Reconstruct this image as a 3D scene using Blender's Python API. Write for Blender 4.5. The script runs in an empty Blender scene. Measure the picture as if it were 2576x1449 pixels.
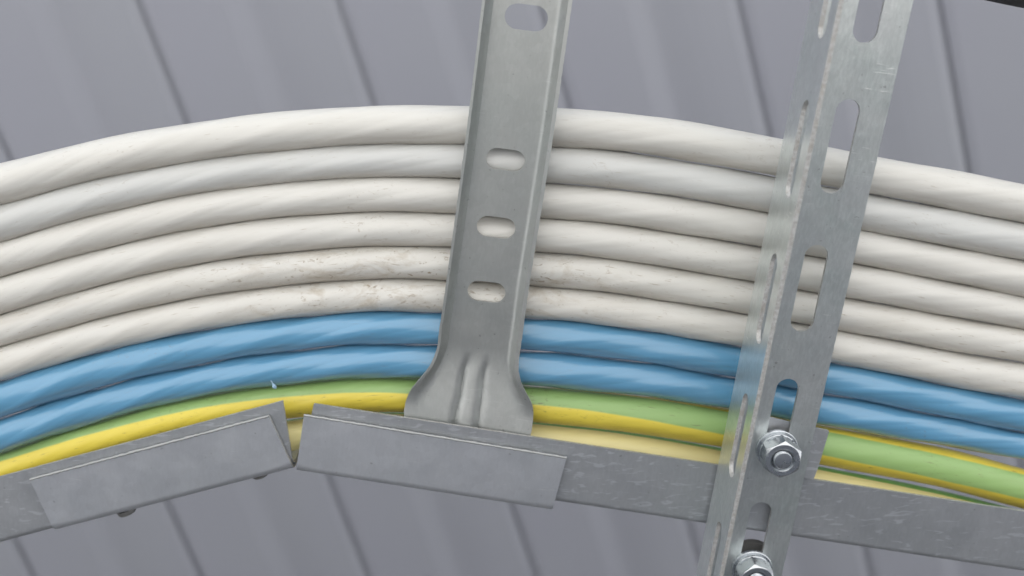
import bpy, bmesh, math, random
from mathutils import Vector, Matrix, noise
from mathutils.geometry import delaunay_2d_cdt

random.seed(7)
S = bpy.context.scene
C = bpy.context.collection

# ------------------------------------------------------------------ camera
CAM = Vector((0.0, 0.0, 1.55))
TH = math.radians(72.45)                       # camera looks steeply up at the underside of a soffit
AX = Vector((1, 0, 0)); AU = Vector((0, -math.sin(TH), math.cos(TH))); AF = Vector((0, math.cos(TH), math.sin(TH)))
cd = bpy.data.cameras.new('camera'); co = bpy.data.objects.new('camera', cd); C.objects.link(co)
co.matrix_world = Matrix(((AX.x, AU.x, -AF.x, CAM.x), (AX.y, AU.y, -AF.y, CAM.y), (AX.z, AU.z, -AF.z, CAM.z), (0, 0, 0, 1)))
cd.lens = 36.0; cd.sensor_width = 36.0; cd.clip_start = 0.02; cd.clip_end = 500
cd.dof.use_dof = True; cd.dof.focus_distance = 0.475; cd.dof.aperture_fstop = 5.6
S.camera = co

# ------------------------------------------------------------------ world, sun, exposure
SUN_EL, SUN_AZ = math.radians(58), math.radians(190)   # azimuth clockwise from +Y: behind the camera
w = bpy.data.worlds.new('World'); S.world = w; w.use_nodes = True
nt = w.node_tree
sky = nt.nodes.new('ShaderNodeTexSky'); sky.sky_type = 'NISHITA'; sky.sun_disc = False
sky.sun_elevation = SUN_EL; sky.sun_rotation = SUN_AZ; sky.air_density = 1.0; sky.dust_density = 3.0
nt.links.new(sky.outputs[0], nt.nodes['Background'].inputs[0]); nt.nodes['Background'].inputs[1].default_value = 0.075
sd = bpy.data.lights.new('sun', 'SUN'); sd.energy = 5.0; sd.angle = math.radians(.6); sd.color = (1.0, .96, .9)
so = bpy.data.objects.new('sun', sd); C.objects.link(so)
sdir = Vector((math.sin(SUN_AZ) * math.cos(SUN_EL), math.cos(SUN_AZ) * math.cos(SUN_EL), math.sin(SUN_EL)))
so.rotation_euler = sdir.to_track_quat('Z', 'Y').to_euler(); so.location = (0, -5, 8)
S.view_settings.view_transform = 'Standard'; S.view_settings.look = 'None'
S.view_settings.gamma = 1; S.view_settings.exposure = 1.36
S.render.engine = 'CYCLES'; S.cycles.max_bounces = 8; S.cycles.diffuse_bounces = 5

# ------------------------------------------------------------------ helpers
def P(x, y, h):
    """point at height h above the camera seen at (x, y) of the 2576 x 1449 view"""
    d = AX * ((x - 1288) / 2576) + AU * ((724.5 - y) / 2576) + AF
    return CAM + d * (h / d.z)

def tag(o, label=None, cat=None, group=None, kind=None):
    if label: o['label'] = label
    if cat: o['category'] = cat
    if group: o['group'] = group
    if kind: o['kind'] = kind
    return o

def empty(name, loc):
    o = bpy.data.objects.new(name, None); o.empty_display_size = .02; o.location = loc; C.objects.link(o)
    return o

def finish(name, bm, mat, parent=None, sharp=35, smooth=True):
    bmesh.ops.recalc_face_normals(bm, faces=bm.faces)
    for e in bm.edges:
        if len(e.link_faces) == 2 and e.calc_face_angle(0) > math.radians(sharp): e.smooth = False
    for f in bm.faces: f.smooth = smooth
    me = bpy.data.meshes.new(name); bm.to_mesh(me); bm.free()
    me.materials.append(mat)
    o = bpy.data.objects.new(name, me); C.objects.link(o)
    if parent:
        o.parent = parent; bpy.context.view_layer.update()
        o.matrix_parent_inverse = parent.matrix_world.inverted()
    return o

def inside(p, poly):
    c = False; n = len(poly); j = n - 1
    for i in range(n):
        a, b = poly[i], poly[j]
        if (a[1] > p[1]) != (b[1] > p[1]) and p[0] < (b[0] - a[0]) * (p[1] - a[1]) / (b[1] - a[1]) + a[0]: c = not c
        j = i
    return c

def resample(poly, step):
    out = []
    for i, a in enumerate(poly):
        b = poly[(i + 1) % len(poly)]
        n = max(1, int(math.hypot(b[0] - a[0], b[1] - a[1]) / step))
        out += [(a[0] + (b[0] - a[0]) * k / n, a[1] + (b[1] - a[1]) * k / n) for k in range(n)]
    return out

def sheet(name, outline, holes, mapf, th, mat, parent, pts=(), step=.006, rough=0.0, edge_bevel=0.00018, edge_mat=None):
    """a sheet-metal plate: outline and holes in unrolled coordinates, bent by mapf, given a thickness"""
    ol = resample(outline, step)
    loops = [ol] + list(holes)
    vs, es = [], []
    for k, lp in enumerate(loops):
        b = len(vs); n = len(lp)
        for (s, t) in lp:
            if rough:
                q = noise.noise_vector(Vector((s * 900, t * 900, k + .5)))
                s += q.x * rough; t += q.y * rough
            vs.append(Vector((s, t)))
        es += [(b + i, b + (i + 1) % n) for i in range(n)]
    for p in pts:
        if inside(p, ol) and not any(inside(p, h) for h in holes): vs.append(Vector(p))
    v2, e2, f2, *_ = delaunay_2d_cdt(vs, es, [], 0, 1e-7)
    fs = []
    for f in f2:
        c = sum((v2[i] for i in f), Vector((0, 0))) / len(f)
        if inside(c, ol) and not any(inside(c, h) for h in holes): fs.append(f)
    used = sorted({i for f in fs for i in f}); rm = {i: k for k, i in enumerate(used)}
    pos = [mapf(v2[i].x, v2[i].y) for i in used]
    nor = []
    for i in used:
        e = 1e-5; a, b = v2[i].x, v2[i].y
        n = (mapf(a + e, b) - mapf(a - e, b)).cross(mapf(a, b + e) - mapf(a, b - e)); nor.append(n.normalized())
    bm = bmesh.new()
    top = [bm.verts.new(p + n * th / 2) for p, n in zip(pos, nor)]
    bot = [bm.verts.new(p - n * th / 2) for p, n in zip(pos, nor)]
    cnt = {}
    for f in fs:
        g = [rm[i] for i in f]
        bm.faces.new([top[i] for i in g]); bm.faces.new([bot[i] for i in reversed(g)])
        for a, b in zip(g, g[1:] + g[:1]):
            cnt.setdefault(frozenset((a, b)), []).append((a, b))
    for k, l in cnt.items():
        if len(l) == 1:
            a, b = l[0]; bm.faces.new((top[b], top[a], bot[a], bot[b])).material_index = 1
    if edge_bevel:
        bmesh.ops.recalc_face_normals(bm, faces=bm.faces)
        ed = [e for e in bm.edges if len(e.link_faces) == 2 and e.calc_face_angle(0) > math.radians(60)]
        bmesh.ops.bevel(bm, geom=ed, offset=edge_bevel, segments=1, affect='EDGES', clamp_overlap=True)
    o = finish(name, bm, mat, parent); o.data.materials.append(edge_mat or MAT_SHEAR)
    wn = o.modifiers.new('weighted', 'WEIGHTED_NORMAL'); wn.keep_sharp = True; wn.weight = 80
    return o

def slot(cs, ct, ls, lt, n=10):
    """stadium with extents ls (along s) and lt (along t)"""
    r = min(ls, lt) / 2; out = []
    if ls > lt:
        a = ls / 2 - r
        out += [(cs + a + r * math.cos(q), ct + r * math.sin(q)) for q in [-math.pi / 2 + math.pi * i / n for i in range(n + 1)]]
        out += [(cs - a + r * math.cos(q), ct + r * math.sin(q)) for q in [math.pi / 2 + math.pi * i / n for i in range(n + 1)]]
    else:
        a = lt / 2 - r
        out += [(cs + r * math.cos(q), ct + a + r * math.sin(q)) for q in [math.pi * i / n for i in range(n + 1)]]
        out += [(cs + r * math.cos(q), ct - a + r * math.sin(q)) for q in [math.pi + math.pi * i / n for i in range(n + 1)]]
    return out

def interp(pts, x):
    if x <= pts[0][0]: a, b = pts[0], pts[1]
    elif x >= pts[-1][0]: a, b = pts[-2], pts[-1]
    else:
        for a, b in zip(pts, pts[1:]):
            if a[0] <= x <= b[0]: break
    return a[1] + (b[1] - a[1]) * (x - a[0]) / (b[0] - a[0])

def smooth_interp(pts, x):
    """Catmull-Rom through unevenly spaced points, straight beyond the ends"""
    n = len(pts)
    if x <= pts[0][0] or x >= pts[-1][0]: return interp(pts, x)
    for i in range(n - 1):
        if pts[i][0] <= x <= pts[i + 1][0]: break
    def sl(k):
        if k == 0: return (pts[1][1] - pts[0][1]) / (pts[1][0] - pts[0][0])
        if k == n - 1: return (pts[-1][1] - pts[-2][1]) / (pts[-1][0] - pts[-2][0])
        return (pts[k + 1][1] - pts[k - 1][1]) / (pts[k + 1][0] - pts[k - 1][0])
    x0, y0 = pts[i]; x1, y1 = pts[i + 1]; h = x1 - x0; t = (x - x0) / h
    return ((2 * t**3 - 3 * t**2 + 1) * y0 + (t**3 - 2 * t**2 + t) * h * sl(i)
            + (-2 * t**3 + 3 * t**2) * y1 + (t**3 - t**2) * h * sl(i + 1))

# ------------------------------------------------------------------ materials
class M:
    def __init__(s, name):
        s.m = bpy.data.materials.new(name); s.m.use_nodes = True; s.t = s.m.node_tree
        s.b = s.t.nodes['Principled BSDF']
    def n(s, typ, **kw):
        nd = s.t.nodes.new(typ)
        for k, v in kw.items():
            if k.startswith('i_'): nd.inputs[k[2:].replace('_', ' ')].default_value = v
            else: setattr(nd, k, v)
        return nd
    def l(s, a, b): s.t.links.new(a, b)
    def ramp(s, fac, stops):
        r = s.n('ShaderNodeValToRGB'); s.l(fac, r.inputs[0])
        while len(r.color_ramp.elements) < len(stops): r.color_ramp.elements.new(.5)
        for e, (p, c) in zip(r.color_ramp.elements, stops):
            e.position = p; e.color = c if len(c) == 4 else (*c, 1)
        return r.outputs[0]
    def map(s, src, scale, rot=(0, 0, 0), loc=(0, 0, 0)):
        m = s.n('ShaderNodeMapping'); m.inputs['Scale'].default_value = scale; m.inputs['Rotation'].default_value = rot
        m.inputs['Location'].default_value = loc; s.l(src, m.inputs[0]); return m.outputs[0]
    def noise(s, vec, scale, detail=3, rough=.5, dist=0):
        n = s.n('ShaderNodeTexNoise'); n.inputs['Scale'].default_value = scale; n.inputs['Detail'].default_value = detail
        n.inputs['Roughness'].default_value = rough; n.inputs['Distortion'].default_value = dist
        s.l(vec, n.inputs['Vector']); return n.outputs[0]
    def mix(s, fac, a, b, mode='MIX'):
        m = s.n('ShaderNodeMix', data_type='RGBA', blend_type=mode)
        for inp, v in ((m.inputs[0], fac), (m.inputs[6], a), (m.inputs[7], b)):
            if isinstance(v, (int, float)): inp.default_value = v
            elif isinstance(v, tuple): inp.default_value = (*v, 1)
            else: s.l(v, inp)
        return m.outputs[2]
    def math(s, op, a, b=0.0, c=0.0):
        m = s.n('ShaderNodeMath', operation=op)
        for i, v in enumerate((a, b, c)):
            if isinstance(v, (int, float)): m.inputs[i].default_value = v
            else: s.l(v, m.inputs[i])
        return m.outputs[0]
    def bump(s, h, strength, dist, prev=None):
        b = s.n('ShaderNodeBump'); b.inputs['Strength'].default_value = strength; b.inputs['Distance'].default_value = dist
        s.l(h, b.inputs['Height'])
        if prev: s.l(prev, b.inputs['Normal'])
        return b.outputs[0]

RUNG_A = math.atan2(-1083, 8544)               # heading of rungs and strut, from +Y towards +X

def galvanised(name, base=(.50, .515, .52), rough=.42, grain=1.0, scratch=.5, heading=RUNG_A, tint=(.46, .50, .50), metal=.8, dash=0.0):
    m = M(name); g = m.n('ShaderNodeTexCoord').outputs['Object']
    loc = m.map(g, (1, 1, 1), (0, 0, heading))
    cloud = m.noise(loc, 22, 4, .6, .6)
    fine = m.noise(m.map(loc, (900, 260, 900)), 1, 3, .6)          # short grain across the sheet
    spangle = m.n('ShaderNodeTexVoronoi'); spangle.inputs['Scale'].default_value = 260; m.l(loc, spangle.inputs['Vector'])
    col = m.mix(m.ramp(cloud, [(.35, (0, 0, 0)), (.68, (1, 1, 1))]), base, tint)
    col = m.mix(m.math('MULTIPLY', m.ramp(fine, [(.4, (0, 0, 0)), (.7, (1, 1, 1))]), .22 * grain), col, tuple(min(1, c * 1.35) for c in base))
    sp = m.n('ShaderNodeSeparateColor'); m.l(spangle.outputs['Color'], sp.inputs[0])
    col = m.mix(m.math('MULTIPLY', sp.outputs[0], .30), col, tuple(c * .8 for c in base))
    # scratches and rubbed dashes
    sc = m.noise(m.map(loc, (60, 1100, 60), (0, 0, .5)), 1, 2, .5, 1.5)
    scm = m.ramp(sc, [(.66, (0, 0, 0)), (.72, (1, 1, 1))])
    patch = m.ramp(m.noise(loc, 55, 2, .5), [(.5, (0, 0, 0)), (.62, (1, 1, 1))])
    scf = m.math('MULTIPLY', m.math('MULTIPLY', scm, patch), scratch)
    col = m.mix(scf, col, tuple(min(1, c * 1.5) for c in base))
    if dash:
        d = m.noise(m.map(g, (110, 420, 110), (0, 0, math.radians(-8))), 1, 1.5, .5, .8)
        df = m.math('MULTIPLY', m.ramp(d, [(.60, (0, 0, 0)), (.68, (1, 1, 1))]), dash)
        col = m.mix(df, col, tuple(min(1, c * 1.45) for c in base))
    # a few dark specks
    dk = m.noise(loc, 420, 2, .5)
    col = m.mix(m.math('MULTIPLY', m.ramp(dk, [(.70, (0, 0, 0)), (.78, (1, 1, 1))]), .5), col, tuple(c * .35 for c in base))
    m.l(col, m.b.inputs['Base Color']); m.b.inputs['Metallic'].default_value = metal
    rr = m.n('ShaderNodeMapRange'); m.l(m.noise(loc, 70, 4, .6), rr.inputs[0])
    rr.inputs[3].default_value = rough - .08; rr.inputs[4].default_value = rough + .12
    m.l(rr.outputs[0], m.b.inputs['Roughness'])
    nb = m.bump(fine, .25 * grain, .00012); nb = m.bump(cloud, .3, .0006, nb); nb = m.bump(scf, .3, .0001, nb)
    m.l(nb, m.b.inputs['Normal'])
    return m.m

def pvc(name, base, dirt_and_band=(.33, .27, .20), rough=.36, seed=0.0, scuff=1.0, stripe=None, rub=None, grey=False):
    """cable sheath; UV: x = metres along the cable, y = turns round it"""
    m = M(name); uv = m.n('ShaderNodeUVMap').outputs[0]
    uvm = m.map(uv, (1, .055, 1), loc=(seed, 0, 0))                  # metres by metres
    if stripe:
        sep = m.n('ShaderNodeSeparateXYZ'); uv2 = m.n('ShaderNodeUVMap', uv_map='stripe').outputs[0]; m.l(uv2, sep.inputs[0])
        wob = m.math('MULTIPLY', m.math('SUBTRACT', m.noise(uvm, 60, 2, .5), .5), .012)
        d = m.math('ABSOLUTE', m.math('ADD', sep.outputs[1], wob))   # 0 at the middle of the green stripe
        f = m.ramp(d, [(stripe[2] - .006, (1, 1, 1)), (stripe[2] + .006, (0, 0, 0))])
        col = m.mix(f, stripe[0], stripe[1])
        basec = stripe[0]
    else:
        col = base; basec = base
    soft = m.noise(m.map(uvm, (14, 90, 14)), 1, 3, .55)
    col = m.mix(m.math('MULTIPLY', m.ramp(soft, [(.35, (0, 0, 0)), (.75, (1, 1, 1))]), .25 * scuff), col, (.93, .90, .84), 'MULTIPLY')
    # film of dirt, in patches
    pat = m.noise(m.map(uvm, (9, 60, 9)), 1, 5, .65, .4)
    col = m.mix(m.math('MULTIPLY', m.ramp(pat, [(.52, (0, 0, 0)), (.78, (1, 1, 1))]), .15 * scuff), col, dirt_and_band)
    # darker band along one side of the sheath, broken up by noise
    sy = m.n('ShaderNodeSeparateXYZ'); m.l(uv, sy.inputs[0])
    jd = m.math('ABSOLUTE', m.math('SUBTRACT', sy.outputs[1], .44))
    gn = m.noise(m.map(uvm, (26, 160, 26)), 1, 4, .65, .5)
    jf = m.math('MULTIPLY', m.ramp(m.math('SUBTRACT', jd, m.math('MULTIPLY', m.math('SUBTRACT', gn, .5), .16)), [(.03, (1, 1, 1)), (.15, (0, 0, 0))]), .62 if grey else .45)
    col = m.mix(jf, col, dirt_and_band if not stripe else (.22, .17, .05))
    # specks and short scuffs
    big = m.ramp(m.noise(uvm, 13, 2, .5), [(.50, (0, 0, 0)), (.66, (1, 1, 1))])
    if rub:                                                          # where the cable was dragged over the rung
        sx = m.n('ShaderNodeSeparateXYZ'); m.l(uv, sx.inputs[0])
        mr = m.n('ShaderNodeMapRange', interpolation_type='SMOOTHSTEP'); m.l(m.math('ABSOLUTE', m.math('SUBTRACT', sx.outputs[0], rub[0])), mr.inputs[0])
        mr.inputs[1].default_value = rub[1]; mr.inputs[2].default_value = rub[1] * .35; mr.inputs[3].default_value = 0; mr.inputs[4].default_value = 1
        big = m.math('ADD', m.math('MULTIPLY', big, .5), m.math('MULTIPLY', mr.outputs[0], .8))
    spk = m.noise(m.map(uvm, (210, 330, 210)), 1, 4, .65, 1.2)
    sf = m.math('MULTIPLY', m.math('MULTIPLY', m.ramp(spk, [(.60, (0, 0, 0)), (.70, (1, 1, 1))]), big), .6 * scuff)
    col = m.mix(sf, col, tuple(c * .9 for c in dirt_and_band))
    if rub:
        sm = m.noise(m.map(uvm, (48, 90, 48)), 1, 5, .7, .8)
        col = m.mix(m.math('MULTIPLY', m.math('MULTIPLY', m.ramp(sm, [(.50, (0, 0, 0)), (.68, (1, 1, 1))]), mr.outputs[0]), .5), col, (.36, .29, .20))
    hair = m.noise(m.map(uvm, (120, 1500, 120), (0, 0, .12)), 1, 2, .5, .6)
    hf = m.math('MULTIPLY', m.ramp(hair, [(.66, (0, 0, 0)), (.74, (1, 1, 1))]), .45 * scuff)
    col = m.mix(hf, col, dirt_and_band)
    m.l(col, m.b.inputs['Base Color'])
    rr = m.n('ShaderNodeMapRange'); m.l(m.noise(uvm, 40, 3, .6), rr.inputs[0])
    rr.inputs[3].default_value = rough - .07; rr.inputs[4].default_value = rough + .12
    m.l(rr.outputs[0], m.b.inputs['Roughness'])
    m.b.inputs['Specular IOR Level'].default_value = .55
    if grey: m.b.inputs['Coat Weight'].default_value = .7; m.b.inputs['Coat Roughness'].default_value = .24; m.b.inputs['Coat IOR'].default_value = 1.6
    nb = m.bump(m.noise(m.map(uvm, (25, 110, 25)), 1, 2, .5), .22, .0005)
    nb = m.bump(m.noise(m.map(uvm, (60, 900, 60)), 1, 2, .5), .12, .0001, nb)
    # strands telegraphing through the sheath
    su = m.n('ShaderNodeSeparateXYZ'); m.l(uv, su.inputs[0])
    ph = m.math('ADD', m.math('MULTIPLY', su.outputs[1], 11), m.math('MULTIPLY', su.outputs[0], 11 * 4.7))
    ph = m.math('ADD', ph, m.math('MULTIPLY', m.noise(m.map(uvm, (9, 40, 9)), 1, 2, .5), 1.6))
    hl = m.math('ABSOLUTE', m.math('SINE', m.math('MULTIPLY', ph, math.pi)))
    nb = m.bump(hl, .5 if grey else .38, .00022, nb)
    m.l(nb, m.b.inputs['Normal'])
    return m.m

def painted_sheet():
    m = M('painted_sheet'); g = m.n('ShaderNodeTexCoord').outputs['Object']
    n1 = m.noise(g, 1.7, 3, .5); n2 = m.noise(g, 9, 4, .6)
    col = m.mix(m.ramp(n1, [(.35, (0, 0, 0)), (.65, (1, 1, 1))]), (.275, .284, .336), (.285, .299, .338))
    col = m.mix(m.math('MULTIPLY', n2, .10), col, (.22, .225, .24))
    m.l(col, m.b.inputs['Base Color']); m.b.inputs['Roughness'].default_value = .55
    m.l(m.bump(m.noise(g, 260, 2, .5), .06, .0006), m.b.inputs['Normal'])
    return m.m

def concrete(name, a, b):
    m = M(name); g = m.n('ShaderNodeTexCoord').outputs['Object']
    m.l(m.mix(m.noise(g, 2.3, 8, .65), a, b), m.b.inputs['Base Color']); m.b.inputs['Roughness'].default_value = .85
    m.l(m.bump(m.noise(g, 60, 5, .6), .4, .004), m.b.inputs['Normal'])
    return m.m

def plain(name, col, rough, metal=0.0):
    m = M(name); g = m.n('ShaderNodeTexCoord').outputs['Object']
    m.l(m.mix(m.noise(g, 300, 4, .6), tuple(c * .85 for c in col), tuple(min(1, c * 1.12) for c in col)), m.b.inputs['Base Color'])
    m.b.inputs['Roughness'].default_value = rough; m.b.inputs['Metallic'].default_value = metal
    return m.m

MAT_RUNG = galvanised('galvanised_rung', (.44, .455, .45), .44, .8, .3, tint=(.41, .435, .43))
MAT_STRUT = galvanised('galvanised_strut', (.66, .69, .69), .31, 1.6, .7, tint=(.54, .60, .59))
MAT_RAIL = galvanised('galvanised_rail', (.52, .54, .57), .44, .8, .5, tint=(.45, .475, .50), dash=.45)
MAT_COUPLER = galvanised('galvanised_coupler', (.66, .685, .73), .42, .5, .25, tint=(.60, .63, .67))
MAT_BOLT = galvanised('zinc_plated_steel', (.62, .65, .68), .24, .3, .3, tint=(.56, .60, .64), metal=.95)
def sheared():
    m = M('sheared_edge'); g = m.n('ShaderNodeTexCoord').outputs['Object']
    n1 = m.noise(g, 700, 4, .7); n2 = m.noise(g, 160, 3, .6)
    col = m.mix(m.ramp(n1, [(.38, (0, 0, 0)), (.62, (1, 1, 1))]), (.38, .375, .365), (.54, .55, .55))
    col = m.mix(m.ramp(n2, [(.5, (0, 0, 0)), (.72, (1, 1, 1))]), col, (.40, .385, .36))
    m.l(col, m.b.inputs['Base Color']); m.b.inputs['Metallic'].default_value = .45; m.b.inputs['Roughness'].default_value = .55
    m.l(m.bump(n1, .8, .0004), m.b.inputs['Normal'])
    return m.m
MAT_SHEAR = sheared()
MAT_DARK = plain('dark_rubber', (.035, .036, .036), .55)
MAT_STEEL = plain('dull_steel', (.17, .17, .165), .5, .3)
MAT_EDGE = plain('cut_zinc_edge', (.42, .435, .44), .55, .6)
MAT_CEIL = painted_sheet()
WHITE = (.66, .655, .625)
BLUE = (.122, .325, .525)

# ------------------------------------------------------------------ setting
# ground sheet
bm = bmesh.new(); bmesh.ops.create_grid(bm, x_segments=2, y_segments=2, size=60)
tag(finish('ground', bm, concrete('concrete', (.37, .375, .375), (.43, .435, .435))), kind='structure')

# soffit of profiled metal sheets, ribs running inwards and to the right
HC = 1.32
rd = Vector((2612, 8544, 0)).normalized(); rn = Vector((rd.y, -rd.x, 0))
seam0 = P(345, 0, HC).dot(rn)                    # one joint, the rest follow at the panel width
PW = P(850, 0, HC).dot(rn) - seam0
ceiling = empty('ceiling', CAM + Vector((0, .4, HC))); tag(ceiling, kind='structure')
Y0, Y1 = -1.6, 2.6
prof = [(.0030, .012), (.0030, .0042), (.007, .0020), (.014, 0), (.5 * PW - .020, 0), (.5 * PW - .017, .0005), (.5 * PW - .011, .0022), (.5 * PW + .006, .0090), (.5 * PW + .011, .0102),
        (.5 * PW + .017, .0102), (.5 * PW + .026, .0088), (.5 * PW + .050, .0030), (.5 * PW + .066, .0008), (.5 * PW + .080, 0),
        (PW - .016, 0), (PW - .008, .0020), (PW - .003, .0042), (PW - .003, .0075), (PW + .0055, .0080), (PW + .0055, .0125)]
me = bpy.data.meshes.new('ceiling_panel'); bm = bmesh.new()
L = 4.4
loop = [(t, z) for t, z in prof] + [(t, z + .0009) for t, z in reversed(prof)]
a = [bm.verts.new(rn * t + Vector((0, 0, z))) for t, z in loop]
b = [bm.verts.new(rn * t + rd * L + Vector((0, 0, z))) for t, z in loop]
for i in range(len(loop)): bm.faces.new((a[i], a[(i + 1) % len(loop)], b[(i + 1) % len(loop)], b[i]))
bmesh.ops.recalc_face_normals(bm, faces=bm.faces)
bm.to_mesh(me); bm.free(); me.materials.append(MAT_CEIL)
for k in range(-13, 15):
    o = bpy.data.objects.new('ceiling_panel', me); C.objects.link(o)
    o.location = CAM + Vector((0, 0, HC)) - Vector((CAM.x, CAM.y, 0)) * 0 + rn * (seam0 + k * PW) + rd * (Y0 - .0)
    o.parent = ceiling; bpy.context.view_layer.update(); o.matrix_parent_inverse = ceiling.matrix_world.inverted()
# deck above the sheets; below, an unseen addition that darkens the soffit
def box(name, lo, hi, mat, kind=None, parent=None):
    bm = bmesh.new(); bmesh.ops.create_cube(bm, size=1)
    for v in bm.verts: v.co = Vector([(lo[i] + hi[i]) / 2 + v.co[i] * (hi[i] - lo[i]) for i in range(3)])
    return tag(finish(name, bm, mat, parent), kind=kind)
MAT_WALL = concrete('render_dark', (.10, .10, .105), (.13, .13, .135))
box('roof_deck', (-3.2, -1.65, CAM.z + HC + .03), (3.6, 2.9, CAM.z + HC + .15), MAT_WALL, 'structure')
box('shade_wall', (-3.2, 1.60, -.3), (3.6, 1.80, CAM.z + HC - .004), MAT_WALL, 'structure')  # out of view, added to shade the far end of the soffit

# ------------------------------------------------------------------ cables
XS = [50, 400, 800, 1200, 1600, 2300, 2700, 3500, 3800, 4046]
B = [  # edges between cables, top to bottom, in photo pixels (4096 wide)
 [645, 560, 490, 443, 425, 439, 481, 628, 681, 729],
 [805, 713, 640, 594, 573, 589, 632, 776, 833, 881],
 [952, 854, 769, 723, 705, 738, 783, 928, 986, 1031],
 [1092, 996, 910, 860, 846, 878, 929, 1067, 1126, 1175],
 [1242, 1140, 1052, 1002, 981, 1017, 1072, 1209, 1263, 1306],
 [1371, 1272, 1185, 1134, 1112, 1154, 1207, 1345, 1402, 1440],
 [1508, 1407, 1321, 1266, 1243, 1285, 1340, 1480, 1542, 1589],
 [1656, 1549, 1456, 1396, 1373, 1414, 1468, 1609, 1671, 1718],
 [1796, 1684, 1585, 1532, 1509, 1559, 1599, 1737, 1793, 1850]]
GAP = {(0, 6): 8, (0, 7): 6, (0, 8): 3, (1, 5): 4, (1, 6): 4, (2, 6): 2}   # narrow gaps under some cables (pixels)
CB_Z = .4785
def lobe(a):
    return .75 * math.cos(a) + .25 * math.cos(2 * a + .9)
def cable(name, top, bot, mat, label, cat, group=None, twist=0.0, lobes=0, amp=0.0, z=CB_Z, stripe=None, seed=0, x0=-520, x1=4620, clamp=.93):
    cen = []; K = 4096 / 2576
    pt = list(zip(XS, top)); pb = list(zip(XS, bot))
    x = x0
    while x <= x1:
        a = smooth_interp(pt, x); b = smooth_interp(pb, x)
        sl = (smooth_interp(pt, x + 10) - smooth_interp(pt, x - 10)) / 20
        m = (a + b) / 2; p = P(x / K, m / K, z)
        t = (p - CAM).dot(AF)
        r = .5 * (b - a) * math.cos(math.atan(sl)) * t / 4096
        cen.append((x, p, r)); x += 30
    # even the radius out: a cable keeps its thickness
    rm = sum(c[2] for c in cen) / len(cen)
    rs = [sum(c[2] for c in cen[max(0, i - 6):i + 7]) / len(cen[max(0, i - 6):i + 7]) for i in range(len(cen))]
    cen = [(x, p, min(max(.85 * q + .15 * rm, rm * clamp), rm * 1.07) * 1.02) for (x, p, _), q in zip(cen, rs)]
    N = 40; bm = bmesh.new(); uvl = bm.loops.layers.uv.new('UVMap'); st = bm.loops.layers.uv.new('stripe')
    rings = []; s = 0; info = []
    for i, (x, p, r) in enumerate(cen):
        if i: s += (p - cen[i - 1][1]).length
        d = (cen[min(i + 1, len(cen) - 1)][1] - cen[max(i - 1, 0)][1]).normalized()
        up = Vector((0, 0, 1)); side = d.cross(up).normalized()      # towards -Y (top of the picture)
        jz = .00035 * noise.noise(Vector((s * 9, seed * 3.1, 0)))
        ring = []
        for k in range(N):
            q = 2 * math.pi * k / N                                   # 0 = side nearest the picture's top, pi/2 = underside
            rr = r * (1 + amp * lobe(lobes * (q + twist * s)) * (1 + .5 * noise.noise(Vector((s * 14, q * .6, seed + 7)))) + .004 * noise.noise(Vector((s * 40, q, seed))))
            ring.append(bm.verts.new(p + side * math.cos(q) * rr - up * math.sin(q) * rr + up * jz))
        rings.append(ring); info.append((s, x))
    for i in range(len(rings) - 1):
        for k in range(N):
            k2 = (k + 1) % N
            f = bm.faces.new((rings[i][k], rings[i][k2], rings[i + 1][k2], rings[i + 1][k]))
            for lp, (ii, kk) in zip(f.loops, ((i, k), (i, k + 1), (i + 1, k + 1), (i + 1, k))):
                ss, xx = info[ii]
                lp[uvl].uv = (ss, kk / N)
                g = (kk / N * 360 - (interp(stripe, xx) - 24 if stripe else 0) + 540) % 360 - 180
                lp[st].uv = (ss, g / 360)
    for ring in (rings[0], rings[-1]): bm.faces.new(ring)
    o = finish(name, bm, mat, None, 60)
    # unwrap trouble where the angle jumps is on the hidden back of the cable
    return tag(o, label, cat, group)

WL = ['outermost white cable, topmost of the bundle, against the grey soffit',
      'greyish white cable second from the outer edge of the bundle, dull bluish sheath',
      'clean white cable, third from the top of the bundle',
      'white cable, fourth from the top of the bundle',
      'white cable with brown scuffs and specks beside the flared rung, fifth from the top',
      'innermost white cable, lying against the first blue cable, smudged near the rung']
for i in range(6):
    base = WHITE if i != 1 else (.60, .612, .605)
    mt = pvc('white_sheath_%d' % i, base, seed=i * 1.7, scuff=(.7, .7, .6, .8, 1.8, 1.5)[i], rough=.30, rub=(None, None, None, None, (.29, .13), (.29, .12))[i])
    top = [B[i][k] + GAP.get((i - 1, k - 0), 0) for k in range(10)]
    cable('power_cable', top, B[i + 1], mt, WL[i], 'cable', 'white cables clipped side by side across the rungs', twist=24 + i * 2, lobes=4, amp=.026, seed=i)
for i, lb in ((6, 'upper blue cable, between the white cables and the other blue one'),
              (7, 'lower blue cable, lying against the green and yellow cable')):
    mt = pvc('blue_sheath_%d' % i, BLUE, dirt_and_band=(.17, .19, .20), seed=i * 2.3, scuff=.6, grey=True, rough=.20)
    cable('power_cable', B[i], B[i + 1] if i == 6 else [v - 0 for v in B[8]][:8] + [1785, 1828], mt, lb, 'cable', 'blue cables side by side', twist=30, lobes=4, amp=.043, clamp=.80, seed=i)
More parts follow.
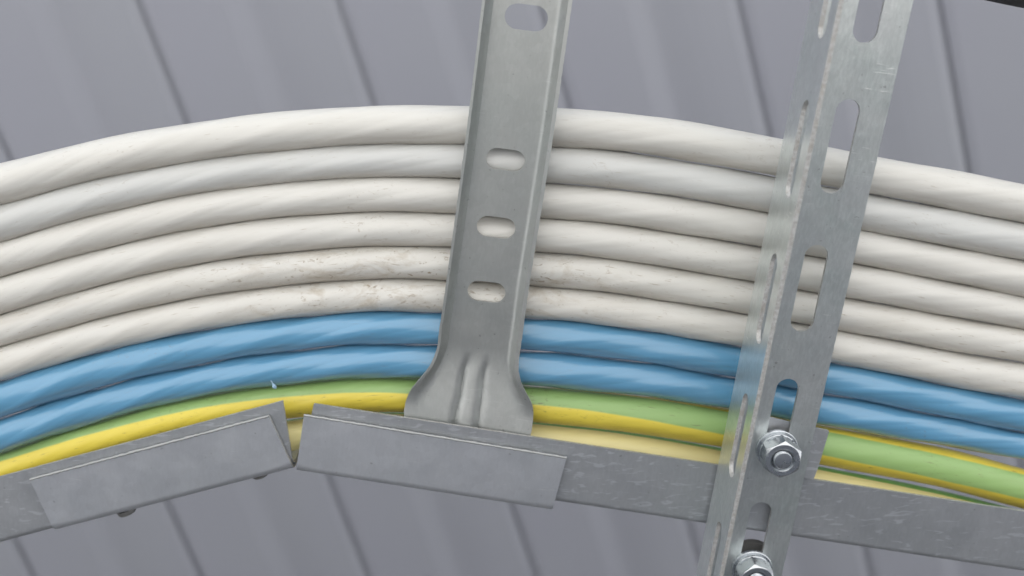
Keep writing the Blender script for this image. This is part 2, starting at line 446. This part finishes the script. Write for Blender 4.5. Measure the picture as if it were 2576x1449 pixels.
# earth cables
GREEN, YEL, PYEL = (.29, .46, .17), (.74, .61, .085), (.93, .84, .42)
B9b = [1938, 1822, 1724, 1664, 1647, 1702, 1756, 1897, 1957, 2026]
B9t = [1799, 1687, 1588, 1535, 1511, 1561, 1601, 1740, 1797, 1858]
mid = [(50, 27), (400, 35), (800, 36), (1200, 39), (1600, 48), (2300, 55), (2700, 69), (3500, 88), (3800, 94), (4046, 88)]
mt = pvc('earth_sheath', YEL, dirt_and_band=(.16, .13, .06), seed=3.3, scuff=1.4, rough=.36, stripe=(YEL, GREEN, .105))
cable('earth_cable', B9t, B9b, mt, 'green and yellow striped cable lying against the lower blue cable', 'cable', None, twist=14, lobes=5, amp=.008, stripe=mid, seed=11)
B10t = [2010, 1880, 1760, 1674, 1652, 1705, 1760, 1909, 1972, 2034]
B10b = [v + 138 for v in B10t]
mt = pvc('earth_sheath_pale', PYEL, dirt_and_band=(.35, .28, .12), seed=9.3, scuff=.5, rough=.4, stripe=(PYEL, (.20, .50, .10), .115))
cable('earth_cable', B10t, B10b, mt, 'pale yellow cable with thin green edge half hidden behind the side rail', 'cable', None, twist=14, lobes=5, amp=.006,
      stripe=[(50, -20), (1600, -18), (2300, -13), (3500, -2), (4046, 2)], seed=12, z=CB_Z + .002)

# black cable crossing the top right corner
pts = [P(2380, -75, .50), P(2440, -62, .50), P(2500, -47, .50), P(2576, -31, .50), P(2660, -18, .50), P(2780, -6, .50)]
def tube(name, pts, r, mat, N=16, parent=None):
    bm = bmesh.new(); R = []
    for i, p in enumerate(pts):
        d = (pts[min(i + 1, len(pts) - 1)] - pts[max(i - 1, 0)]).normalized()
        u = d.cross(Vector((.3, .2, 1))).normalized(); v = d.cross(u)
        rr = r[i] if isinstance(r, (list, tuple)) else r
        R.append([bm.verts.new(p + u * math.cos(2 * math.pi * k / N) * rr + v * math.sin(2 * math.pi * k / N) * rr) for k in range(N)])
    for a, b in zip(R, R[1:]):
        for k in range(N): bm.faces.new((a[k], a[(k + 1) % N], b[(k + 1) % N], b[k]))
    bm.faces.new(R[0]); bm.faces.new(R[-1])
    return finish(name, bm, mat, parent, 50)
tag(tube('black_cable', pts, .009, MAT_DARK, 24), 'black cable just showing in the top right corner of the frame', 'cable')

# ------------------------------------------------------------------ slotted rung with flared foot
ra = Vector((math.sin(RUNG_A), math.cos(RUNG_A), 0)); rb = Vector((ra.y, -ra.x, 0))
def st(x, y, h, org):
    p = P(x, y, h) - org; return p.dot(ra), p.dot(rb)
K = 4096 / 2576
HB = .4672                                       # rung web
rung_o = P(1290, 500, HB); rung_o = Vector(rung_o)
def RS(x, y, h=HB): return st(x, y, h, rung_o)
HL = .4615
Lp = [RS(1233, -150, HL), RS(1213.5, 0, HL), RS(1170, 360, HL), RS(1110, 800, HL)] + [RS(x / K, y / K, HL) for x, y in
     ((1759, 1300), (1749, 1386), (1723, 1455), (1674, 1521), (1640, 1566), (1622, 1610), (1616, 1662), (1612, 1760), (1610, 1850))]
Rp = [RS(1463, -150, HL), RS(1440, 0, HL), RS(1387, 370, HL), RS(1327, 745, HL)] + [RS(x / K, y / K, HL) for x, y in
     ((2095, 1300), (2083, 1386), (2074, 1462), (2083, 1524), (2107, 1576), (2131, 1628), (2130, 1697), (2121, 1742), (2108, 1880))]
def eL(s): return smooth_interp(Lp, s)
def eR(s): return smooth_interp(Rp, s)
s_fl = RS(1722 / K, 1455 / K)[0]                 # where the foot starts to flare
s_end = RS(1722 / K, 1640 / K)[0]
def sst(x): x = max(0, min(1, x)); return x * x * (3 - 2 * x)
FOOT = .0072
def rung_map(s, t):
    f = sst((s - (s_fl - .004)) / .026); ff = sst((s - (s_fl - .012)) / .055)
    l, r = eL(s), eR(s); dl, dr = t - l, r - t
    D = .0060 * (1 - .9 * f)
    def pr(d, a): return interp(a, max(0, d))
    wl = 1 + .9 * f
    z = -D * (pr(dl / wl, [(0, 1), (.0013, 1), (.0026, .42), (.0046, .05), (.0062, 0), (1, 0)]) + pr(dr / wl, [(0, 1), (.0012, 1), (.0036, .25), (.0048, .05), (.0062, 0), (1, 0)]))
    z -= FOOT * ff                                 # the flattened foot steps down on to the rail
    fb = sst((s - (s_fl - .010)) / .016)
    c = (l + r) / 2; wd = 1
    # the two pressed beads
    for off0, off1, a0 in ((-.0040, -.0072, .0021), (.0052, .0050, .0017)):
        k = (s - (s_fl - .01)) / .05; o = off0 + (off1 - off0) * k
        z += a0 * fb * math.exp(-((t - c - o) / .0018) ** 2)
    z -= .0006 * fb * math.exp(-((t - c - .0006) / .0030) ** 2)
    return rung_o + ra * s + rb * t + Vector((0, 0, z))
s0 = RS(1330, -120)[0]; s1 = RS(1150, 1130)[0]
ss = [s0 + (s1 - s0) * i / 90 for i in range(91)]
outline = [(s, eL(s)) for s in ss] + [(s, eR(s)) for s in reversed(ss)]
holes = [slot(*RS(x, y), lt=w_, ls=h_, n=12) for x, y, w_, h_ in
         ((1324, 44, .0192, .0112), (1271.5, 401, .0180, .0098), (1248, 571, .0183, .0100), (1224, 733, .0183, .0100))]
pp = []
for i in range(181):
    s = s0 + (s1 - s0) * (i + .5) / 181
    for d in (.0012, .0026, .0036, .0047, .0062):
        pp += [(s, eL(s) + d * (1 + .9 * sst((s - (s_fl - .004)) / .026))), (s, eR(s) - d * (1 + .9 * sst((s - (s_fl - .004)) / .026)))]
    if s < s_fl - .014:
        if i % 3 == 0: pp += [(s, eL(s) + .009 + (eR(s) - eL(s) - .018) * j / 4) for j in range(5)]
    else:
        pp += [(s, eL(s) + .009 + (eR(s) - eL(s) - .018) * j / 34) for j in range(35)]
rung = empty('ladder_rung', rung_o)
tag(rung, 'slotted galvanised rung with flared pressed foot, crossing in front of the cables at the centre', 'rung')
sheet('rung_channel', outline, holes, rung_map, .0014, MAT_RUNG, rung, pp, step=.0009, rough=.0002, edge_bevel=.0002)

# ------------------------------------------------------------------ side rail and coupler (both bent round the corner)
H_RF, T_R = .4578, .0014                          # rail flange mid height, thickness
H_CF, T_C = .4556, .0016                          # coupler flange
def bent(org, du, dv, rad, webh):
    """unrolled: u along, v across; v<0 flange towards the cables, v>0 rolls up into the upright web"""
    arc = rad * math.pi / 2
    def f(u, v):
        if v <= 0: y, z = v, 0
        elif v <= arc: q = v / rad; y, z = rad * math.sin(q), rad * (1 - math.cos(q))
        else: y, z = rad, rad + (v - arc)
        return org + du * u + dv * y + Vector((0, 0, z))
    return f, arc
def grid_pts(u0, u1, v0, arc, web, du=.012):
    out = []
    n = max(2, int((u1 - u0) / du))
    for i in range(1, n):
        u = u0 + (u1 - u0) * i / n
        out += [(u, 0)] + [(u, arc * k / 5) for k in range(1, 6)] + [(u, v0 * .5), (u, arc + web * .5)]
    return out
def section(name, tl, tr, bl, br, H, T, rad, web, mat, parent, ext_l=0, ext_r=0, holes_px=(), wob=0.0, edge=0.0):
    """tl..br: corners of the flange in the view (top edge, bottom edge); web rises from the bottom edge"""
    a, b, c, d = P(*tl, H), P(*tr, H), P(*bl, H), P(*br, H)
    du = (d - c); du.z = 0; du.normalize(); dv = Vector((-du.y, du.x, 0))
    if dv.y < 0: dv = -dv                          # away from the cables
    org = c - dv * rad
    def uv(p): q = p - org; return q.dot(du), q.dot(dv)
    m, arc = bent(org, du, dv, rad, web)
    (ua, va), (ub, vb), (uc, vc), (ud, vd) = uv(a), uv(b), uv(c), uv(d)
    ua -= ext_l; uc -= ext_l; ub += ext_r; ud += ext_r
    ul, ur = uc, ud
    # flange ends may be cut at a slant; past the bend line the end runs straight up the web
    outline = [(ua, va), (ub, vb), (ur, 0), (ur, arc + web), (ul, arc + web), (ul, 0)]
    hs = [slot(uv(P(x, y, H))[0], arc * .45, .0035, l_ / 1.0) if False else
          slot(uv(P(x, y, H))[0], arc * .55, l_, .0026) for x, y, l_ in holes_px]
    def mm(u, v):
        p = m(u, v)
        if wob: p = p + Vector((0, 0, wob * noise.noise(Vector((u * 22, v * 60, 3)))))
        return p
    if edge:
        n = 140; rnd = random.Random(int(tl[0]) + 999)
        pts = [mm(ua + (ub - ua) * k / n, va + (vb - va) * k / n) + Vector((0, 0, -T * .35 + rnd.uniform(-.0001, .0001))) - dv * .0002 for k in range(n + 1)]
        pts = [p + dv * rnd.uniform(-.00012, .00012) for p in pts]
        tube('cut_edge', pts, [edge * rnd.uniform(.7, 1.15) for _ in pts], MAT_EDGE, 8, parent)
    return sheet(name, outline, hs, mm, T, mat, parent, grid_pts(min(ul, ua), max(ur, ub), va, arc, web), step=.0013, rough=.00010, edge_bevel=.0003)
rail = empty('side_rail', P(1900, 1270, H_RF))
tag(rail, 'long grey cable ladder side rail bent at the notch, running below the cables', 'rail')
section('rail_section', (-300, 1279), (712, 1008), (-300, 1445), (741, 1166), H_RF, T_R, .0028, .040, MAT_RAIL, rail)
section('rail_section', (790, 1015), (2900, 1334), (760, 1165), (2900, 1486), H_RF, T_R, .0028, .040, MAT_RAIL, rail)
coup = empty('rail_coupler', P(760, 1120, H_CF))
tag(coup, 'folded grey coupler plate with a V notch, wrapped round the bend of the side rail', 'coupler')
section('coupler_section', (77, 1206), (678, 1046), (138, 1334), (738, 1178), H_CF, T_C, .0034, .044, MAT_COUPLER, coup, edge=.00072)
section('coupler_section', (765, 1044), (1425, 1151), (746, 1184), (1389, 1284), H_CF, T_C, .0034, .044, MAT_COUPLER, coup, edge=.00072)

# ------------------------------------------------------------------ perforated angle strut
HS = .4525; T_S = .0020
so_ = P(2037, 0, HS)
sa = (P(1848, 946, HS) - so_); sa.z = 0; sa.normalize(); sb = Vector((sa.y, -sa.x, 0))
W_S = (P(2290, 0, HS) - so_).dot(sb); LEG = .0400; RB = .0024
arc = RB * math.pi / 2
def strut_map(s, t):
    # t>0 across the flat leg, t<0 down the side leg
    if t >= 0: y, z = RB + t, 0
    elif t >= -arc: q = -t / RB; y, z = RB - RB * math.sin(q), -RB * (1 - math.cos(q))
    else: y, z = 0, -RB - (-t - arc)
    return so_ + sa * s + sb * (y + .001) + Vector((0, 0, z - .0))
def SS(x, y, h=HS):
    p = P(x, y, h) - so_; return p.dot(sa), p.dot(sb)
strut = empty('slotted_strut', P(1980, 900, HS))
tag(strut, 'bright perforated steel angle with long slots, bolted across the side rail at the right', 'strut')
e0, e1 = SS(2115, 246), SS(2115, 489)
slen = e1[0] - e0[0]
cs = [(SS(2145, -250)[0] + SS(2145, 115)[0]) / 2]
c1 = (e0[0] + e1[0]) / 2; c2 = (SS(2035, 609)[0] + SS(2035, 838)[0]) / 2
pitch = c2 - c1
print('slot len', slen, 'pitch', pitch, 'W', W_S, 'flange slot', SS(1990, 240, HS - .025)[0], e0[0], 'slot3', SS(1985, 943)[0] - e0[0] - 2 * pitch, 'slot4', SS(1915, 1252)[0] - e0[0] - 3 * pitch, 'slot0', SS(2178, 115)[0] - e1[0] + pitch)
tc = SS(2112, 367)[1] - .001 - RB; SWD = .0108
hs = [slot(c1 + k * pitch, tc, slen, SWD, 12) for k in (-2, -1, 0, 1, 2, 3, 4)]
hs += [slot(c1 + k * pitch, -(.0255 - RB + arc), slen * .98, SWD, 12) for k in (-2, -1, 0, 1, 2, 3, 4)]
sA, sB = SS(2200, -450)[0], SS(1700, 1800)[0]
o_ = [(sA, W_S - RB), (sB, W_S - RB), (sB, -(LEG - RB + arc)), (sA, -(LEG - RB + arc))]
pp = []
n = int((sB - sA) / .006)
for i in range(1, n):
    s = sA + (sB - sA) * i / n
    pp += [(s, 0), (s, -arc * .2), (s, -arc * .4), (s, -arc * .6), (s, -arc * .8), (s, -arc), (s, .006), (s, W_S - RB - .004), (s, -LEG * .2), (s, -LEG * .9)]
sheet('strut_angle', o_, hs, strut_map, T_S, MAT_STRUT, strut, pp, step=.0012, rough=.00014, edge_bevel=.00022)

# hold-down clamp between strut and rail
clamp = empty('hold_down_clamp', P(2030, 1140, .4552))
tag(clamp, 'small grey hold-down plate behind the strut, hooked over the edge of the side rail', 'clamp')
HK = .4550
cp = [SS(1905, 1046, HK), SS(2050, 1075, HK), SS(2084, 1083, HK), SS(2058, 1170, HK), SS(2045, 1203, HK), SS(1880, 1178, HK)]
ktop = cp[0][0]
def clamp_map(s, t):
    z = 0
    d = s - (ktop + .0035)
    if d < 0: z = -min(0, 0) + .0009 * (d / .0035) ** 2 * 2
    return so_ + sa * s + sb * t + Vector((0, 0, HK - HS + z))
gp = [(cp[5][0] + (cp[2][0] - cp[5][0]) * 0 + ktop * 0 + SS(1990, y, HK)[0], cp[0][1] + (cp[2][1] - cp[0][1]) * k / 12) for y in range(1050, 1200, 12) for k in range(13)]
sheet('clamp_plate', cp, [], clamp_map, .0022, MAT_RAIL, clamp, gp, step=.002)
# its hook, stepping up behind the rail flange
hk = [SS(2012, 1196, HK), SS(2046, 1203, HK), SS(2040, 1232, HK), SS(2006, 1225, HK)]
sheet('clamp_hook', hk, [], lambda s, t: so_ + sa * s + sb * t + Vector((0, 0, .4605 - HS)), .0018, MAT_RAIL, clamp, step=.004)

# ------------------------------------------------------------------ bolts
def revolve(name, prof, mat, parent, N=40, a0=0, a1=2 * math.pi, base=None, sharp=30):
    """prof: (radius, depth below base); axis vertical"""
    bm = bmesh.new(); full = abs(a1 - a0 - 2 * math.pi) < 1e-6
    R = []
    for k in range(N + (0 if full else 1)):
        q = a0 + (a1 - a0) * k / N
        R.append([bm.verts.new(base + Vector((math.cos(q) * r, math.sin(q) * r, -z))) for r, z in prof])
    m = len(R)
    for k in range(m if full else m - 1):
        a, b = R[k], R[(k + 1) % m]
        for i in range(len(prof) - 1): bm.faces.new((a[i], a[i + 1], b[i + 1], b[i]))
        if prof[0][0] > 1e-5 and prof[-1][0] > 1e-5: bm.faces.new((a[-1], a[0], b[0], b[-1]))
    bmesh.ops.remove_doubles(bm, verts=bm.verts, dist=1e-7)
    if not full:
        bmesh.ops.holes_fill(bm, edges=[e for e in bm.edges if len(e.link_faces) == 1])
    return finish(name, bm, mat, parent, sharp)

def nut(name, base, z0, z1, af, mat, parent, rot, bore=.0050):
    """hexagon nut with chamfered corners and a countersunk bore"""
    bm = bmesh.new(); N = 96; ap = af / 2; rc = ap / math.cos(math.pi / 6)
    lev = []
    def hexr(q): 
        x = (q - rot) % (math.pi / 3) - math.pi / 6
        return ap / math.cos(x)
    def ring(fn, z): lev.append([bm.verts.new(base + Vector((math.cos(q) * fn(q), math.sin(q) * fn(q), -z(q) if callable(z) else -z))) for q in [2 * math.pi * k / N for k in range(N)]])
    # chamfer cone: z where the cone meets each flank
    cone = lambda q: z1 - max(0, (hexr(q) - ap * .955)) * .58
    ring(lambda q: bore, z0)
    ring(lambda q: min(hexr(q), ap * 1.0), z0); ring(hexr, z0 + .0006); ring(hexr, cone); ring(lambda q: ap * .955, z1)
    ring(lambda q: bore + .0009, z1); ring(lambda q: bore, z1 - .0009); 
    for a, b in zip(lev, lev[1:] + lev[:1]):
        for k in range(N): bm.faces.new((a[k], a[(k + 1) % N], b[(k + 1) % N], b[k]))
    return finish(name, bm, mat, parent, 24)

def bolt_set(cx, cy, label, rot):
    base = P(cx, cy, HS - T_S / 2); base = Vector(base)
    root = empty('bolt', base); tag(root, label, 'bolt', 'bolts holding the perforated strut')
    z = 0
    revolve('washer', [(.0053, 0), (.0053, .0018), (.0099, .0018), (.0102, .0015), (.0102, 0)], MAT_BOLT, root, 56, base=base)
    revolve('spring_washer', [(.0054, .0019), (.0054, .0042), (.0088, .0042), (.0091, .0039), (.0091, .0019)], MAT_BOLT, root, 50,
            a0=math.radians(-38), a1=math.radians(-38 + 352), base=base)
    nut('nut', base, .0043, .0127, .0168, MAT_BOLT, root, rot)
    # shank with a turn or two of thread showing beyond the nut
    pr = [(0, -.012), (.0040, -.012)]
    zt = .0088
    pr.append((.0040, zt))
    for k in range(3): pr += [(.0047, zt + .0004), (.0047, zt + .0007), (.0043, zt + .00125)]; zt += .00125
    pr += [(.0045, zt + .0004), (.0041, zt + .0010), (.0030, zt + .0012), (0, zt + .00125)]
    revolve('shank', pr, MAT_BOLT, root, 32, base=base, sharp=25)
    return root
bolt_set(1953, 1128, 'upper zinc plated nut and bolt on the strut, beside the green and yellow cable', math.radians(30 + 4))
bolt_set(1890, 1428, 'lower zinc plated nut and bolt on the strut, cut off by the bottom edge', math.radians(20))
# rubbery backing washer that shows dark through the slot beside the lower bolt
bb = P(1886, 1408, HS + .010)
bw = revolve('backing_washer', [(.0053, 0), (.0053, .003), (.0118, .003), (.0122, 0)], MAT_STEEL, None, 40, base=Vector((bb.x, bb.y, bb.z)))
tag(bw, 'dark round washer seen through the strut slot behind the lower bolt', 'washer')

# ------------------------------------------------------------------ rivet heads on the outside of the coupler
du_ = P(738, 1178, H_CF) - P(138, 1334, H_CF); du_.z = 0; du_.normalize(); dv_ = Vector((-du_.y, du_.x, 0))
for x, y, rr in ((311, 1298, .0048), (650, 1203, .0042)):
    c = P(x, y, H_CF + .0036) + Vector((0, 0, rr)) - dv_ * .0016
    bm = bmesh.new(); R = []
    for q, d in ((rr, 0), (rr, .0016), (rr * .88, .0026), (rr * .5, .0032), (.0001, .0033)):
        R.append([bm.verts.new(c + dv_ * d + (du_ * math.cos(2 * math.pi * k / 28) + Vector((0, 0, 1)) * math.sin(2 * math.pi * k / 28)) * q) for k in range(28)])
    for a, b in zip(R, R[1:]):
        for k in range(28): bm.faces.new((a[k], a[(k + 1) % 28], b[(k + 1) % 28], b[k]))
    bm.faces.new(R[0]); bm.faces.new(R[-1])
    finish('rivet', bm, MAT_STEEL, coup)

# ------------------------------------------------------------------ small scrap of plastic on the blue cable
bm = bmesh.new()
rnd = random.Random(5); prev = None
base = P(683, 962, CB_Z - .0078)
for k in range(11):
    f = k / 10; c = base + Vector((-.0019 + .0040 * f, -.0032 + .0062 * f, .0006 * math.sin(f * 5)))
    rr = .00022 + .00042 * math.exp(-((f - .25) / .16) ** 2) + .00085 * math.exp(-((f - .82) / .13) ** 2)
    d = Vector((.84, -.54, 0)); e = Vector((0, 0, 1))
    q = [bm.verts.new(c + (d * math.cos(a * math.pi / 4) + e * math.sin(a * math.pi / 4) * .7) * rr * rnd.uniform(.7, 1.3)) for a in range(8)]
    if prev:
        for i in range(8): bm.faces.new((prev[i], prev[(i + 1) % 8], q[(i + 1) % 8], q[i]))
    else: bm.faces.new(q)
    prev = q
bm.faces.new(prev)
tag(finish('plastic_shaving', bm, plain('pale_blue_plastic', (.30, .46, .62), .45), None), 'tiny pale blue plastic shaving stuck on the lower blue cable left of the rung', 'plastic shaving')
